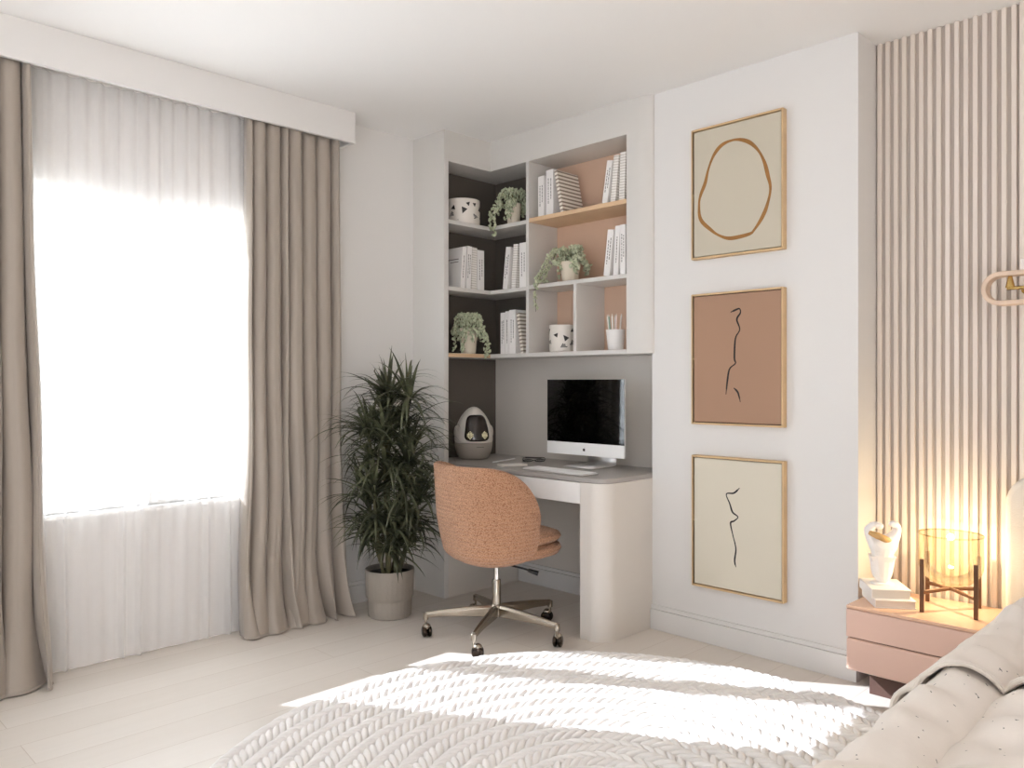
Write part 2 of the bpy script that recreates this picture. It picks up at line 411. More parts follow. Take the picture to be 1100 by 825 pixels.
# voile
r = random.Random(5); P = []
ks = [.62, .70, .78, .86, .93, 1.03, 1.09, 1.16, 1.22, 1.31, 1.37, 1.45, 1.52, 1.60, 1.66, 1.73, 1.80, 1.86, 1.93, 2.0]
amp = [r.uniform(.006, .014) for _ in ks]; ph = [r.uniform(0, 6) for _ in ks]
tubes = [1.0, 1.235, 1.30, 1.60, 1.70]
for iz in range(41):
    f = iz / 40; z = 2.47 + (.012 - 2.47) * f; row = []
    for i in range(420):
        y = .55 + 1.45 * i / 419
        k = max(q for q in range(len(ks)) if ks[q] <= y + .07) if y > .55 else 0
        x = .011 * (1 - .75 * f) * math.sin(2 * PI * y / .062 + 1.3 * math.sin(y * 9)) + .008 * math.sin(2 * PI * y / .21 + .4)
        for tb in tubes:
            x += .026 * (.25 + .75 * f) * math.exp(-((y - tb - .01 * (1 - f)) / .012) ** 2)
        row.append((-3.632 + x, y + .006 * math.sin(3 * z + y * 8) * f, z))
    P.append(row)
tag(obj('sheer_curtain', G().grid(P), 'sheer', solid=0), 'white see-through voile hanging between the two taupe curtains', 'sheer curtain')

# ------------------------------------------------------------------ rug
def make_rug():
    cx, cy, R0 = -1.435, 1.79, 1.19
    nu, nv = 10, 8
    V = []; F = []
    base = []; bf = []
    for i in range(nv):
        for j in range(nu):
            th = PI * (i + .5) / nv - PI / 2; ph_ = 2 * PI * j / nu
            base.append((math.sin(th), math.cos(th) * math.cos(ph_), math.cos(th) * math.sin(ph_)))
    base = [( -1, 0, 0)] + base + [(1, 0, 0)]
    for j in range(nu): bf.append((0, 1 + (j + 1) % nu, 1 + j))
    for i in range(nv - 1):
        for j in range(nu):
            a = 1 + i * nu + j; b = 1 + i * nu + (j + 1) % nu; bf.append((a, b, b + nu, a + nu))
    L = 1 + nv * nu
    for j in range(nu): bf.append((L, 1 + (nv - 1) * nu + j, 1 + (nv - 1) * nu + (j + 1) % nu))
    B = np.array(base); B[:, 0] = np.sign(B[:, 0]) * np.abs(B[:, 0]) ** .85
    allv = []; off = 0; pitch = .094; r = R0 - pitch / 2; rr = random.Random(3)
    while r > .05:
        n = max(6, int(round(2 * PI * r / .037)))
        for sgn in (1, -1):
            for k in range(n):
                a = -2 * PI * (k + (.5 if sgn < 0 else 0) + rr.uniform(-.06, .06)) / n + r * 3
                rad = np.array([math.cos(a), math.sin(a), 0]); tan = np.array([math.sin(a), -math.cos(a), 0])   # clockwise
                c = np.array([cx, cy, .019]) + rad * (r + sgn * pitch * .245)
                ang = math.radians(35 + rr.uniform(-4, 4))
                d = tan * math.cos(ang) - sgn * rad * math.sin(ang)
                nrm = np.cross([0, 0, 1.], d)
                hl, hw, hh = .044 * rr.uniform(.95, 1.05), .0150, .0205 * rr.uniform(.92, 1.08)
                tilt = .16
                d3 = d * math.cos(tilt) + np.array([0, 0, 1]) * math.sin(tilt); up = np.cross(d3, nrm)
                v = c + np.outer(B[:, 0] * hl, d3) + np.outer(B[:, 1] * hw, nrm) + np.outer(B[:, 2] * hh, up)
                v[:, 2] = np.maximum(v[:, 2], .001)
                allv.append(v); F.extend([tuple(q + off for q in f) for f in bf]); off += len(B)
        r -= pitch
    v = np.vstack(allv)
    g = G(); g.v = [tuple(p) for p in v.tolist()]; g.f = F; g.sm = [True] * len(F)
    o = obj('rug', g, 'rug')
    tag(o, 'round ivory rug of thick braided wool on the wooden floor', 'rug')
    n = 96
    g = G().prism([(cx + (R0 - .02) * math.cos(2 * PI * i / n), cy + (R0 - .02) * math.sin(2 * PI * i / n)) for i in range(n)], .0005, .012)
    obj('backing', g, 'rugbase', o)
make_rug()

# ------------------------------------------------------------------ bookcase and desk
def rounded_corner(x1, y0, rx, ry, n=12):
    """quarter ellipse from the front face (y0) round to the side face (x1)"""
    return [(x1 - rx + rx * math.sin(PI / 2 * i / n), y0 + ry - ry * math.cos(PI / 2 * i / n)) for i in range(n + 1)]
bc = thing('bookcase', 'pale greige built-in corner bookcase with open cubbies above the desk', 'bookcase', (-2.9, 3.3, 1.343))
def bpart(name, g, m, **k):
    g.xf(Matrix.Translation((2.9, -3.3, -1.343))); return obj(name, g, m, bc, **k)
def lshelf(z0, z1):
    return G().prism([(-3.614, 2.881), (-3.40, 2.881), (-3.40, 3.20), (-3.108, 3.20), (-3.108, 3.438), (-3.614, 3.438)], z0, z1)
bpart('shelf', lshelf(2.090, 2.112), 'cabinet', bevel=.001)
bpart('shelf', lshelf(1.716, 1.738), 'cabinet', bevel=.001)
bpart('bottom_board', G().prism([(-3.614, 2.881), (-3.40, 2.881), (-3.40, 3.20), (-2.41, 3.20), (-2.41, 3.448), (-3.614, 3.448)], 1.343, 1.366), 'cabinet', bevel=.001)
bpart('shelf', G().box(-3.086, -2.412, 3.202, 3.438, 2.095, 2.118), 'beech', bevel=.001, label='beech coloured shelf board')
bpart('shelf', G().box(-3.086, -2.412, 3.202, 3.438, 1.722, 1.744), 'cabinet', bevel=.001)
bpart('edge_strip', G().box(-3.4015, -3.3985, 2.881, 3.20, 1.344, 1.365), 'beech', label='beech edge strip')
bpart('divider', G().box(-3.108, -3.086, 3.20, 3.438, 1.366, 2.437), 'cabinet', bevel=.001)
bpart('divider', G().box(-2.759, -2.738, 3.20, 3.438, 1.366, 1.722), 'cabinet', bevel=.001)
bpart('back_panel', G().box(-3.614, -3.603, 2.881, 3.438, 1.366, 2.437).box(-3.603, -3.108, 3.438, 3.4495, 1.366, 2.437), 'taupe', label='dark taupe back panel')
bpart('back_panel', G().box(-3.086, -2.41, 3.438, 3.4495, 1.366, 2.437), 'tan', label='tan back panel')
st = [(-2.41, 3.448), (-2.41, 3.20)] + rounded_corner(-2.266, 3.20, .085, .0345) + [(-2.266, 3.2348), (-2.2801, 3.2348), (-2.2801, 3.448)]
bpart('side_panel', G().prism(st, 1.343, CEIL - .001), 'cabinet', label='side panel with rounded front corner')

dk = thing('desk', 'pale grey built-in desk with rounded right panel and white drawer', 'desk', (-2.85, 3.1, 0))
def dpart(name, g, m, **k):
    g.xf(Matrix.Translation((2.85, -3.1, 0))); return obj(name, g, m, dk, **k)
rc = rounded_corner(-2.2802, 2.86, .085, .085)
top = [(-3.614, 3.449), (-3.614, 2.881), (-3.40, 2.881), (-3.40, 2.86)] + rc + [(-2.2802, 3.449)]
dpart('desktop', G().prism(top, .732, .755), 'desktop', bevel=.004)
dpart('side_panel', G().prism([(-2.424, 3.448), (-2.424, 2.86)] + rc + [(-2.2802, 3.448)], 0, .7315), 'deskm', label='thick side panel with rounded corner')
dpart('side_panel', G().box(-3.614, -3.40, 2.881, 3.448, 0, .7315), 'deskm')
dpart('drawer', G().box(-3.398, -2.4265, 2.862, 3.30, .630, .729), 'drawer', bevel=.0015, label='white drawer front')

# ------------------------------------------------------------------ books
def book(label, group, w, d, h, loc, rz=0, lean=0, cover='white', marks=True):
    """w thickness, d depth, h height; spine faces local -y; lean tips the top towards +x (radians)"""
    t = bpy.data.objects.new('book', None); C.objects.link(t); t.empty_display_size = .03
    t['label'] = label; t['category'] = 'book'; t['group'] = group
    t.location = Vector(loc) + Vector((0, 0, w / 2 * math.sin(abs(lean)) + .0006))
    t.rotation_mode = 'XYZ'
    t.rotation_euler = (Matrix.Rotation(rz, 4, 'Z') @ Matrix.Rotation(lean, 4, 'Y')).to_euler()
    b = .0025
    g = G().box(-w / 2, -w / 2 + b, 0, d, 0, h).box(w / 2 - b, w / 2, 0, d, 0, h).box(-w / 2 + b, w / 2 - b, 0, b, 0, h)
    obj('cover', g, cover, t)
    obj('pages', G().box(-w / 2 + b, w / 2 - b, b + .0002, d - .004, .003, h - .003), 'paper', t)
    if marks:
        g = G(); z = h * .3
        rr = random.Random(int(w * 1e5) + int(h * 1e4))
        cols = 2 if w > .03 else 1
        for c_ in range(cols):
            z = h * (.25 + .1 * c_)
            xx = (c_ - (cols - 1) / 2) * w * .36
            while z < h * .78:
                L = rr.uniform(.006, .016); g.box(xx - .0022, xx + .0022, -.0006, 0, z, z + L); z += L + .004
        obj('spine_title', g, 'mark', t)
    return t
ZA, ZB, ZC = 2.112, 1.738, 1.366           # shelf tops, left column
g1 = 'books on the beech shelf'
book('thin white book, leftmost beside the cubby divider on the beech shelf', g1, .045, .17, .222, (-3.006, 3.215, 2.118))
book('tall thick white book beside the striped one on the beech shelf', g1, .052, .18, .245, (-2.942, 3.215, 2.118))
book('cream and grey striped book leaning on a tall white book on the beech shelf', g1, .020, .175, .235, (-2.850, 3.212, 2.118), 0, -.20, 'striped', False)
# its striped board is turned a little towards the room
g2 = 'books at the right end of the beech shelf'
book('white book leaning at the right end of the beech shelf, leftmost of its group', g2, .034, .17, .215, (-2.560, 3.215, 2.118), 0, .16)
book('ruled white book, middle of the trio at the right end of the beech shelf', g2, .032, .175, .232, (-2.506, 3.213, 2.118), 0, .10, 'ruled', False)
book('ruled white book hard against the right side panel on the beech shelf', g2, .034, .18, .240, (-2.450, 3.213, 2.118), 0, .04, 'ruled', False)
g3 = 'books right of the trailing plant in the middle cubby'
book('pale book leaning at the right of the middle cubby, nearest the trailing plant', g3, .038, .17, .235, (-2.548, 3.215, 1.744), 0, .12)
book('white book behind the leaning one in the middle cubby', g3, .030, .17, .248, (-2.490, 3.214, 1.744), 0, .06)
book('white book against the right side panel in the middle cubby', g3, .032, .17, .250, (-2.444, 3.214, 1.744), 0, 0)
g4 = 'books on the left wing of the dark corner shelf'
def wing(label, y, w, h, lean=0, cover='white', d=.165, marks=True, x=-3.418):
    return book(label, g4, w, d, h, (x, y, ZB), PI / 2, lean, cover, marks)
b_ = wing('large white book with its cover facing the room, first in the left corner row', 3.000, .03, .235, .07)
wing('white book second from the pier on the corner shelf', 3.045, .034, .245, .05)
wing('ruled white book in the middle of the corner shelf row', 3.088, .036, .242, .03, 'ruled', marks=False)
wing('wide white book on the corner shelf, last before the corner', 3.142, .052, .232)
# a printed line on the cover that shows
obj('cover_print', G().box(-.0158, -.015, .03, .12, .165, .170).box(-.0158, -.015, .03, .10, .150, .154), 'mark', b_)
g5 = 'books on the dark corner shelf, right of the corner'
book('white book leaning right of the corner on the dark shelf', g5, .038, .17, .242, (-3.292, 3.215, ZB), 0, .12)
book('ruled white book between two plain ones beside the cubby divider on the dark shelf', g5, .034, .17, .25, (-3.222, 3.213, ZB), 0, .08, 'ruled', False)
book('plain white book pressed against the cubby divider on the dark shelf', g5, .055, .17, .252, (-3.144, 3.213, ZB), 0, 0)
g6 = 'books on the lowest shelf left of the cubby divider'
book('thin white book on the lowest shelf, nearest the trailing plant', g6, .036, .17, .238, (-3.308, 3.213, ZC))
book('white book in the middle of the trio on the lowest shelf', g6, .030, .17, .244, (-3.272, 3.213, ZC))
book('tall thick white book on the lowest shelf, right of the other two plain ones', g6, .048, .17, .25, (-3.230, 3.213, ZC))
book('striped book leaning between white books and the cubby divider on the lowest shelf', g6, .020, .17, .23, (-3.150, 3.213, ZC), 0, -.16, 'striped', False)

# ------------------------------------------------------------------ patterned pots and pencil cup
def cachepot(label, r, h, loc, group):
    t = thing('patterned_pot', label, 'pot', loc, 0, group)
    gb = G().lathe([(r * .90, 0), (r * .97, .004), (r, .015), (r, h - .004), (r * .985, h), (r * .93, h), (r * .92, h - .01), (r * .90, .01), (0, .01)], 48)
    # black triangles and feathered wedges glazed round the body
    rr = random.Random(int(r * 1000)); gp = G()
    def tri(pts, n=6):
        idx = {}; vs = []
        for a in range(n + 1):
            for b in range(n + 1 - a):
                c = n - a - b; u = (pts[0][0] * a + pts[1][0] * b + pts[2][0] * c) / n; z = (pts[0][1] * a + pts[1][1] * b + pts[2][1] * c) / n
                idx[(a, b)] = len(vs); vs.append(((r + .0006) * math.cos(u / r), (r + .0006) * math.sin(u / r), max(.018, min(h - .006, z))))
        fs = []
        for a in range(n):
            for b in range(n - a):
                fs.append((idx[(a, b)], idx[(a + 1, b)], idx[(a, b + 1)]))
                if a + b < n - 1: fs.append((idx[(a + 1, b)], idx[(a + 1, b + 1)], idx[(a, b + 1)]))
        gp.add(vs, fs, True)
    k = 0; u = 0; L_ = 2 * PI * r
    while u < L_ - .02:
        zc = [.78, .30, .62, .16, .52][k % 5] * h; sz = rr.uniform(.014, .024); a0 = rr.uniform(0, 6)
        if k % 5 in (1, 3):      # feather: slim wedges fanning from one point
            for q in range(4):
                a = a0 + .30 * q; ln = rr.uniform(.030, .046); tri([(u, zc), (u + ln * math.cos(a), zc + ln * .7 * math.sin(a)), (u + ln * math.cos(a + .2), zc + ln * .7 * math.sin(a + .2))])
        else:
            tri([(u + sz * math.cos(a0 + v), zc + sz * math.sin(a0 + v)) for v in (0, 2.0 + rr.uniform(-.3, .3), 4.1)])
        k += 1; u += rr.uniform(.024, .034)
    nb = len(gb.f); gb.add(gp.v, gp.f, True)
    o = obj('body', gb, 'patterned', t); o.data.materials.append(M['glaze_black'])
    for i, p in enumerate(o.data.polygons):
        if i >= nb: p.material_index = 1
    return t
cachepot('wide white pot with black geometric pattern on the top corner shelf', .100, .145, (-3.500, 3.075, ZA + .0005), 'white pots with black geometric pattern')
cachepot('small white pot with black geometric pattern in the lowest middle cubby', .072, .150, (-2.925, 3.30, ZC + .0005), 'white pots with black geometric pattern')
cup = thing('pencil_cup', 'white tapered cup of pencils in the lowest right cubby', 'cup', (-2.555, 3.30, ZC + .0005))
obj('cup', G().lathe([(.036, 0), (.040, .004), (.050, .108), (.047, .108), (.038, .008), (0, .008)], 32), 'white', cup)
pcols = [(240, 236, 228), (150, 176, 158), (244, 240, 232), (238, 214, 206), (228, 220, 210), (236, 232, 224), (196, 168, 160)]
for i, (dx, dy, tx, ty) in enumerate([(-.030, -.014, -.020, -.004), (-.014, -.024, -.012, -.01), (.002, -.026, .0, -.012), (.018, -.022, .010, -.008), (.028, -.006, .018, 0), (-.012, .012, -.01, .012), (.012, .014, .012, .012)]):
    p = bpy.data.objects.new('pencil', None); C.objects.link(p); p.location = (-2.555 + dx * .75, 3.30 + dy * .75, ZC + .012)
    nm = ['leftmost white pencil leaning over the rim', 'pale green pencil, second from the left', 'white pencil at the front centre', 'pink pencil right of the centre', 'beige pencil at the right rim', 'white pencil at the back left', 'rose pencil at the back right'][i]
    p['label'] = nm + ' of the white cup'; p['category'] = 'pencil'; p['group'] = 'pencils in the white cup'
    mm = mat('pencil_paint', pcols[i], .4)
    a = Vector((0, 0, 0)); b = Vector((tx, ty, .165)); n_ = (b - a).normalized()
    obj('barrel', G().tube([a, b], .0042, 6), mm, p); obj('tip', G().tube([b, b + n_ * .014], [.0042, .0006], 6), 'paper', p)

# ------------------------------------------------------------------ trailing plants
def trailing(label, loc, pot_r, pot_h, strands, seed, lim, pot='potc'):
    t = thing('trailing_plant', label, 'potted plant', loc, 0, 'trailing succulents on the bookcase')
    obj('pot', G().lathe([(pot_r * .74, 0), (pot_r * .76, .003), (pot_r, pot_h), (pot_r * .93, pot_h), (pot_r * .9, pot_h - .012), (0, pot_h - .012)], 32), pot, t)
    r = random.Random(seed); gl = G(); gs = G()
    def leaf(p):
        s = r.uniform(.0090, .0138); q = Euler((r.uniform(0, 6), r.uniform(0, 6), r.uniform(0, 6))).to_matrix()
        b = G().ball((0, 0, 0), s, s * .72, s * .38, 7, 5)
        gl.add([p + q @ Vector(v) for v in b.v], b.f, True)
    for (az, reach, drop, n) in strands:
        pts = []
        for i in range(13):
            f = i / 12; rad = pot_r * .5 + reach * (1 - (1 - f) ** 2)
            z = pot_h + .055 * math.sin(PI * min(1, f * 2)) * (1 if f < .5 else 1) + .03 * (1 - f) * (f > .0) - drop * f ** 2
            wob = .006 * math.sin(f * 9 + az * 3)
            px_, py_ = rad * math.cos(az) + wob, rad * math.sin(az) + wob
            X = min(max(px_ + loc[0], lim[0] + .02), lim[1] - .02); Y = min(max(py_ + loc[1], lim[2] + .02), 3.415)
            if not (Y < 3.185 and X > -3.385): z = max(z, .016)      # above its shelf unless it hangs out over the front edge
            pts.append(Vector((X - loc[0], Y - loc[1], z)))
        gs.tube(pts, .0013, 5)
        for k in range(n):
            f = k / n * 12; i = min(11, int(f)); p = pts[i].lerp(pts[i + 1], f - i)
            p = p + Vector((r.uniform(-1, 1), r.uniform(-1, 1), r.uniform(-.4, 1))) * .010
            leaf(p)
    obj('stems', gs, 'stem', t); obj('foliage', gl, 'pearl', t)
    return t
def fan(seed, n, reach, drop, cnt=26, lo=0, hi=2 * PI):
    r = random.Random(seed); return [(r.uniform(lo, hi), r.uniform(*reach), r.uniform(*drop), cnt) for _ in range(n)]
trailing('trailing succulent in cream pot on the top corner shelf beside the patterned pot', (-3.280, 3.275, ZA + .0005), .046, .125,
         fan(1, 17, (.02, .085), (.02, .10), 26) + [(-2.35, .12, .16, 46), (-2.2, .10, .20, 44), (-1.0, .04, .10, 30)], 11, (-3.60, -3.115, 2.9))
trailing('trailing succulent in cream pot in the middle cubby of the bookcase', (-2.870, 3.305, 1.7445), .058, .115,
         fan(2, 20, (.02, .085), (.0, .09), 28) + [(-2.75, .12, .13, 44), (-2.40, .17, .27, 56), (-2.5, .15, .22, 50), (-.5, .08, .05, 34)], 12, (-3.08, -2.60, 2.9))
trailing('trailing succulent in cream pot on the lowest corner shelf left of the books', (-3.468, 3.09, ZC + .0005), .056, .150,
         fan(3, 22, (.02, .075), (.01, .09), 26) + [(-.95, .10, .23, 54), (.35, .10, .17, 44), (.15, .12, .19, 44), (-2.0, .06, .14, 34)], 13, (-3.60, -3.33, 2.89))

# ------------------------------------------------------------------ computer, keyboard, small desk items
DT = .7555
pc = thing('desktop_computer', 'slim all-in-one computer with black screen on the grey desk', 'computer', (-2.69, 3.215, DT))
g = G(); W_, z0, z1 = .262, .062, .462
# body: thin slab with a bulged back
g.box(-W_, W_, -.006, .004, z0, z1)
obj('housing', g, 'alu', pc, bevel=.002)
g = G(); P = []
for i in range(13):
    v = i / 12; row = []
    for j in range(17):
        u = j / 16; bul = .04 * max(0, math.sin(PI * u) * math.sin(PI * v)) ** .7
        row.append((-W_ + .004 + (2 * W_ - .008) * u, .0042 + bul, z0 + .004 + (z1 - z0 - .008) * v))
    P.append(row)
obj('rear_shell', G().grid(P), 'alu', pc, solid=.001)
obj('screen', G().box(-W_ + .001, W_ - .001, -.0085, -.0062, z0 + .066, z1 - .001), 'screen', pc)
obj('chin', G().box(-W_ + .0005, W_ - .0005, -.0088, -.0062, z0 + .0005, z0 + .0655), 'keys', pc)
# maker's mark on the chin: a small bitten fruit silhouette with leaf
n = 22; pts = []
for i in range(n):
    a = 2 * PI * i / n; rr_ = .0078 * (1 + .10 * math.cos(2 * a)) - (.0022 if abs(a) < .5 or abs(a - 2 * PI) < .5 else 0) - (.0012 if abs(a - PI / 2) < .25 else 0)
    pts.append((rr_ * math.cos(a), rr_ * math.sin(a) * 1.1))
g = G(); g.prism(pts, 0, .0006); g.prism([(.0005, .0088), (.0022, .0098), (.0042, .0135), (.0018, .0122)], 0, .0006)
g.xf(Matrix.Translation((.0, -.0088, z0 + .030)) @ Matrix.Rotation(PI / 2, 4, 'X'))
obj('logo', g, 'ink', pc)
P = []
for p in [(.135, .0), (.04, .0), (-.068, .0)]: pass
prof = [(-.062, .0045), (.05, .0045), (.115, .0045), (.140, .010), (.147, .028), (.138, .075), (.112, .125), (.075, .17), (.04, .205)]
g = G(); Pa = [[(x, y, z) for y, z in prof] for x in (-.094, .094)]
g.grid(Pa); obj('stand', g, 'alu', pc, solid=.006)

kb = thing('keyboard', 'slim white keyboard lying in front of the computer', 'keyboard', (-2.655, 2.972, DT), -.06)
obj('tray', G().box(-.212, .212, -.055, .058, 0, .007), 'alu', kb, bevel=.003)
g = G()
for r_ in range(5):
    xs = -.205
    for c_ in range(14):
        if r_ == 0 and 4 <= c_ <= 8:
            if c_ == 4: g.box(xs, xs + .142, -.048 + r_ * .0205, -.048 + r_ * .0205 + .017, .0072, .0095)
        else: g.box(xs, xs + .0255, -.048 + r_ * .0205, -.048 + r_ * .0205 + .017, .0072, .0095)
        xs += .0293
obj('keys', g, 'keys', kb)
obj('pen', G(), None) if False else None
pen = thing('pen', 'white pen lying on the desk near the egg-shaped robot', 'pen', (-3.225, 3.15, DT + .0045), math.atan2(.259, -.062))
obj('barrel', G().tube([(-.125, 0, 0), (.10, 0, 0)], .0045, 10), 'keys', pen); obj('tip', G().tube([(.10, 0, 0), (.118, 0, 0)], [.0045, .0008], 10), 'alu', pen)
nb = thing('notebook', 'small white notepad lying beside the glasses on the desk', 'notebook', (-3.02, 3.005, DT), 1.15)
obj('cover', G().box(-.075, .075, -.035, .035, 0, .0015).box(-.075, .075, -.035, .035, .0075, .009), 'white', nb)
obj('pages', G().box(-.073, .073, -.033, .033, .0017, .0073), 'paper', nb)
gl = thing('eyeglasses', 'dark-framed eyeglasses folded on the desk behind the notepad', 'glasses', (-3.06, 3.21, DT + .0035), rot=(math.radians(66), 0, .9))
for sx in (-1, 1):
    c0 = Vector((sx * .034, 0, .022)); ring = [c0 + Vector((.027 * math.cos(a), 0, .020 * math.sin(a))) for a in [2 * PI * i / 20 for i in range(21)]]
    rim = obj('rim', G().tube(ring, .0022, 6), 'black', gl)
    obj('lens', G().tube([c0 + Vector((0, -.0005, 0)), c0 + Vector((0, .0005, 0))], .0195, 20), 'pane', rim)
    obj('temple', G().tube([(sx * .062, .002, .030), (sx * .060, .014, .027), (-sx * .045, .018 + .006 * (sx > 0), .006)], .0021, 6), 'black', gl)
obj('bridge', G().tube([(-.009, 0, .026), (0, -.001, .029), (.009, 0, .026)], .002, 6), 'black', gl)

# egg-shaped robot
rb = thing('robot_speaker', 'white egg-shaped robot with dark visor and two dotted eyes', 'robot', (-3.462, 3.125, DT), math.radians(60))
prof = [(.070, 0), (.084, .006), (.098, .030), (.107, .062), (.1115, .095), (.1125, .120), (.110, .150), (.103, .182), (.092, .212), (.077, .242), (.058, .268), (.036, .290), (.016, .301), (0, .304)]
def egg_r(z):
    for (r0, z0_), (r1, z1_) in zip(prof, prof[1:]):
        if z0_ <= z <= z1_: return r0 + (r1 - r0) * (z - z0_) / (z1_ - z0_)
    return 0
def dense(pr):
    out = []
    for i in range(len(pr) - 1):
        p0 = pr[max(i - 1, 0)]; p1 = pr[i]; p2 = pr[i + 1]; p3 = pr[min(i + 2, len(pr) - 1)]
        for k in range(4):
            t = k / 4
            out.append(tuple(.5 * ((2 * p1[q]) + (-p0[q] + p2[q]) * t + (2 * p0[q] - 5 * p1[q] + 4 * p2[q] - p3[q]) * t * t + (-p0[q] + 3 * p1[q] - 3 * p2[q] + p3[q]) * t ** 3) for q in (0, 1)))
    out.append(pr[-1]); return [(max(0, a), b) for a, b in out]
prof = dense(prof)
lower = [p for p in prof if p[1] <= .0955]; upper = [p for p in prof if p[1] >= .0955]
obj('base', G().lathe([(0, 0)] + lower + [(lower[-1][0] - .004, .0965), (0, .0965)], 56), 'egg2', rb, label='grey lower shell')
obj('shell', G().lathe([(0, .0975), (upper[0][0] - .002, .0975)] + upper[1:], 56), 'egg', rb)
def patch(u0, u1, z0_, z1_, off, n=22, power=3.2, taper=.0):
    cu, cz, hu, hz = (u0 + u1) / 2, (z0_ + z1_) / 2, (u1 - u0) / 2, (z1_ - z0_) / 2
    g = G(); ctr = []; rings = 8
    vs = []
    for k in range(rings + 1):
        s = k / rings
        for i in range(n * 2):
            a = 2 * PI * i / (n * 2); c_, s_ = math.cos(a), math.sin(a)
            m_ = (abs(c_) ** power + abs(s_) ** power) ** (-1 / power)
            z = cz + hz * s * m_ * s_; xx_ = cu + hu * s * m_ * c_ * (1 - taper * (z - cz) / hz)
            rr_ = egg_r(z) + off; u = math.asin(max(-.99, min(.99, xx_ / rr_))); vs.append((rr_ * math.sin(u), -rr_ * math.cos(u), z))
    N = n * 2; fs = [(k * N + i, k * N + (i + 1) % N, (k + 1) * N + (i + 1) % N, (k + 1) * N + i) for k in range(rings) for i in range(N)]
    return G().add(vs, fs, True)
obj('visor', patch(-.066, .066, .108, .258, .0022, power=4.5, taper=.20), 'visor', rb, solid=.0015)
for u in (-.38, .38):
    g = G()
    for a in range(-2, 3):
        for b in range(-3, 4):
            if (a / 2.4) ** 2 + (b / 3.3) ** 2 < 1:
                z = .143 + b * .0068; uu = u + a * .066; rr_ = egg_r(z) + .0045
                g.ball((rr_ * math.sin(uu), -rr_ * math.cos(uu), z), .0030, .0030, .0026, 6, 4)
    obj('eye', g, 'robot_eye', rb)
g = G()
for i in range(9):
    uu = -.02 + .045 * i; z = .074; rr_ = egg_r(z) + .0006; g.ball((rr_ * math.sin(uu), -rr_ * math.cos(uu), z), .0035, .0022, .0013, 6, 4)
obj('slot', g, 'black', rb)
for sx in (-1, 1):
    obj('ear', G().ball((sx * .101, .0, .155), .016, .030, .040, 16, 10), 'egg', rb)

# ------------------------------------------------------------------ swivel chair
ch = thing('office_chair', 'tan woven swivel chair on five castors tucked up to the desk', 'chair', (-2.735, 2.615, 0))
ROT = math.radians(-9)      # seat turned slightly
# five-star base
for i in range(5):
    a = math.radians(-133 + 72 * i); d = Vector((math.cos(a), math.sin(a), 0)); n_ = Vector((-d.y, d.x, 0))
    R1 = .335
    g = G()
    secs = [(.022, .146, .090, .017), (.10, .142, .092, .016), (.22, .130, .094, .013), (R1, .114, .088, .011)]
    vs = []
    for rr_, zt, zb, hw in secs:
        for s_, z in ((-hw * .45, zt), (hw * .45, zt), (hw, zt - .012), (hw * .8, zb), (-hw * .8, zb), (-hw, zt - .012)): vs.append(d * rr_ + n_ * s_ + Vector((0, 0, z)))
    fs = [(k * 6 + j, k * 6 + (j + 1) % 6, (k + 1) * 6 + (j + 1) % 6, (k + 1) * 6 + j) for k in range(3) for j in range(6)] + [(5, 4, 3, 2, 1, 0), tuple(18 + j for j in range(6))]
    g.add(vs, fs); g.tube([d * R1 + Vector((0, 0, .108)), d * R1 + Vector((0, 0, .078))], .013, 16)
    leg = obj('base_arm', g, 'chrome', ch, bevel=.0015)
    cd = Vector((math.cos(a + 1.9), math.sin(a + 1.9), 0)); cp = d * R1 + cd * .018
    cn = Vector((-cd.y, cd.x, 0))
    cs = obj('castor', G().tube([d * R1 + Vector((0, 0, .082)), d * R1 + Vector((0, 0, .050))], .006, 10).ball(tuple(cp + Vector((0, 0, .050))), .020, .020, .016, 14, 8), 'chrome', leg, label='metal castor with dark twin wheels')
    for s_ in (-1, 1):
        wc = cp + cn * (s_ * .012) + Vector((0, 0, .028))
        gw = G().lathe([(0, -.010), (.018, -.010), (.0255, -.006), (.0275, 0), (.0255, .006), (.018, .010), (0, .010)], 24)
        gw.xf(Matrix.Translation(wc) @ cn.to_track_quat('Z', 'Y').to_matrix().to_4x4())
        cs2 = gw
        g_ = cs2
        wo = obj('castor_wheel', g_, 'gun', leg, label='dark castor wheel')
obj('hub', G().lathe([(0, .095), (.026, .095), (.030, .10), (.030, .142), (.024, .150), (0, .150)], 28), 'chrome', ch)
obj('column', G().lathe([(.0215, .148), (.0215, .262), (.020, .265), (0, .265)], 28), 'chrome', ch, label='brushed outer column')
obj('gas_lift', G().lathe([(.0125, .262), (.0125, .372), (0, .372)], 20), 'chrome_white', ch, label='polished inner column')
obj('lever', G().tube([(.02, .01, .345), (.10, .085, .318), (.125, .108, .306)], .005, 8).tube([(.115, .098, .311), (.150, .130, .296)], [.009, .012], 10), 'black', ch, label='black height lever')
obj('seat_plate', G().box(-.09, .09, -.09, .09, .352, .372), 'black', ch, bevel=.004)
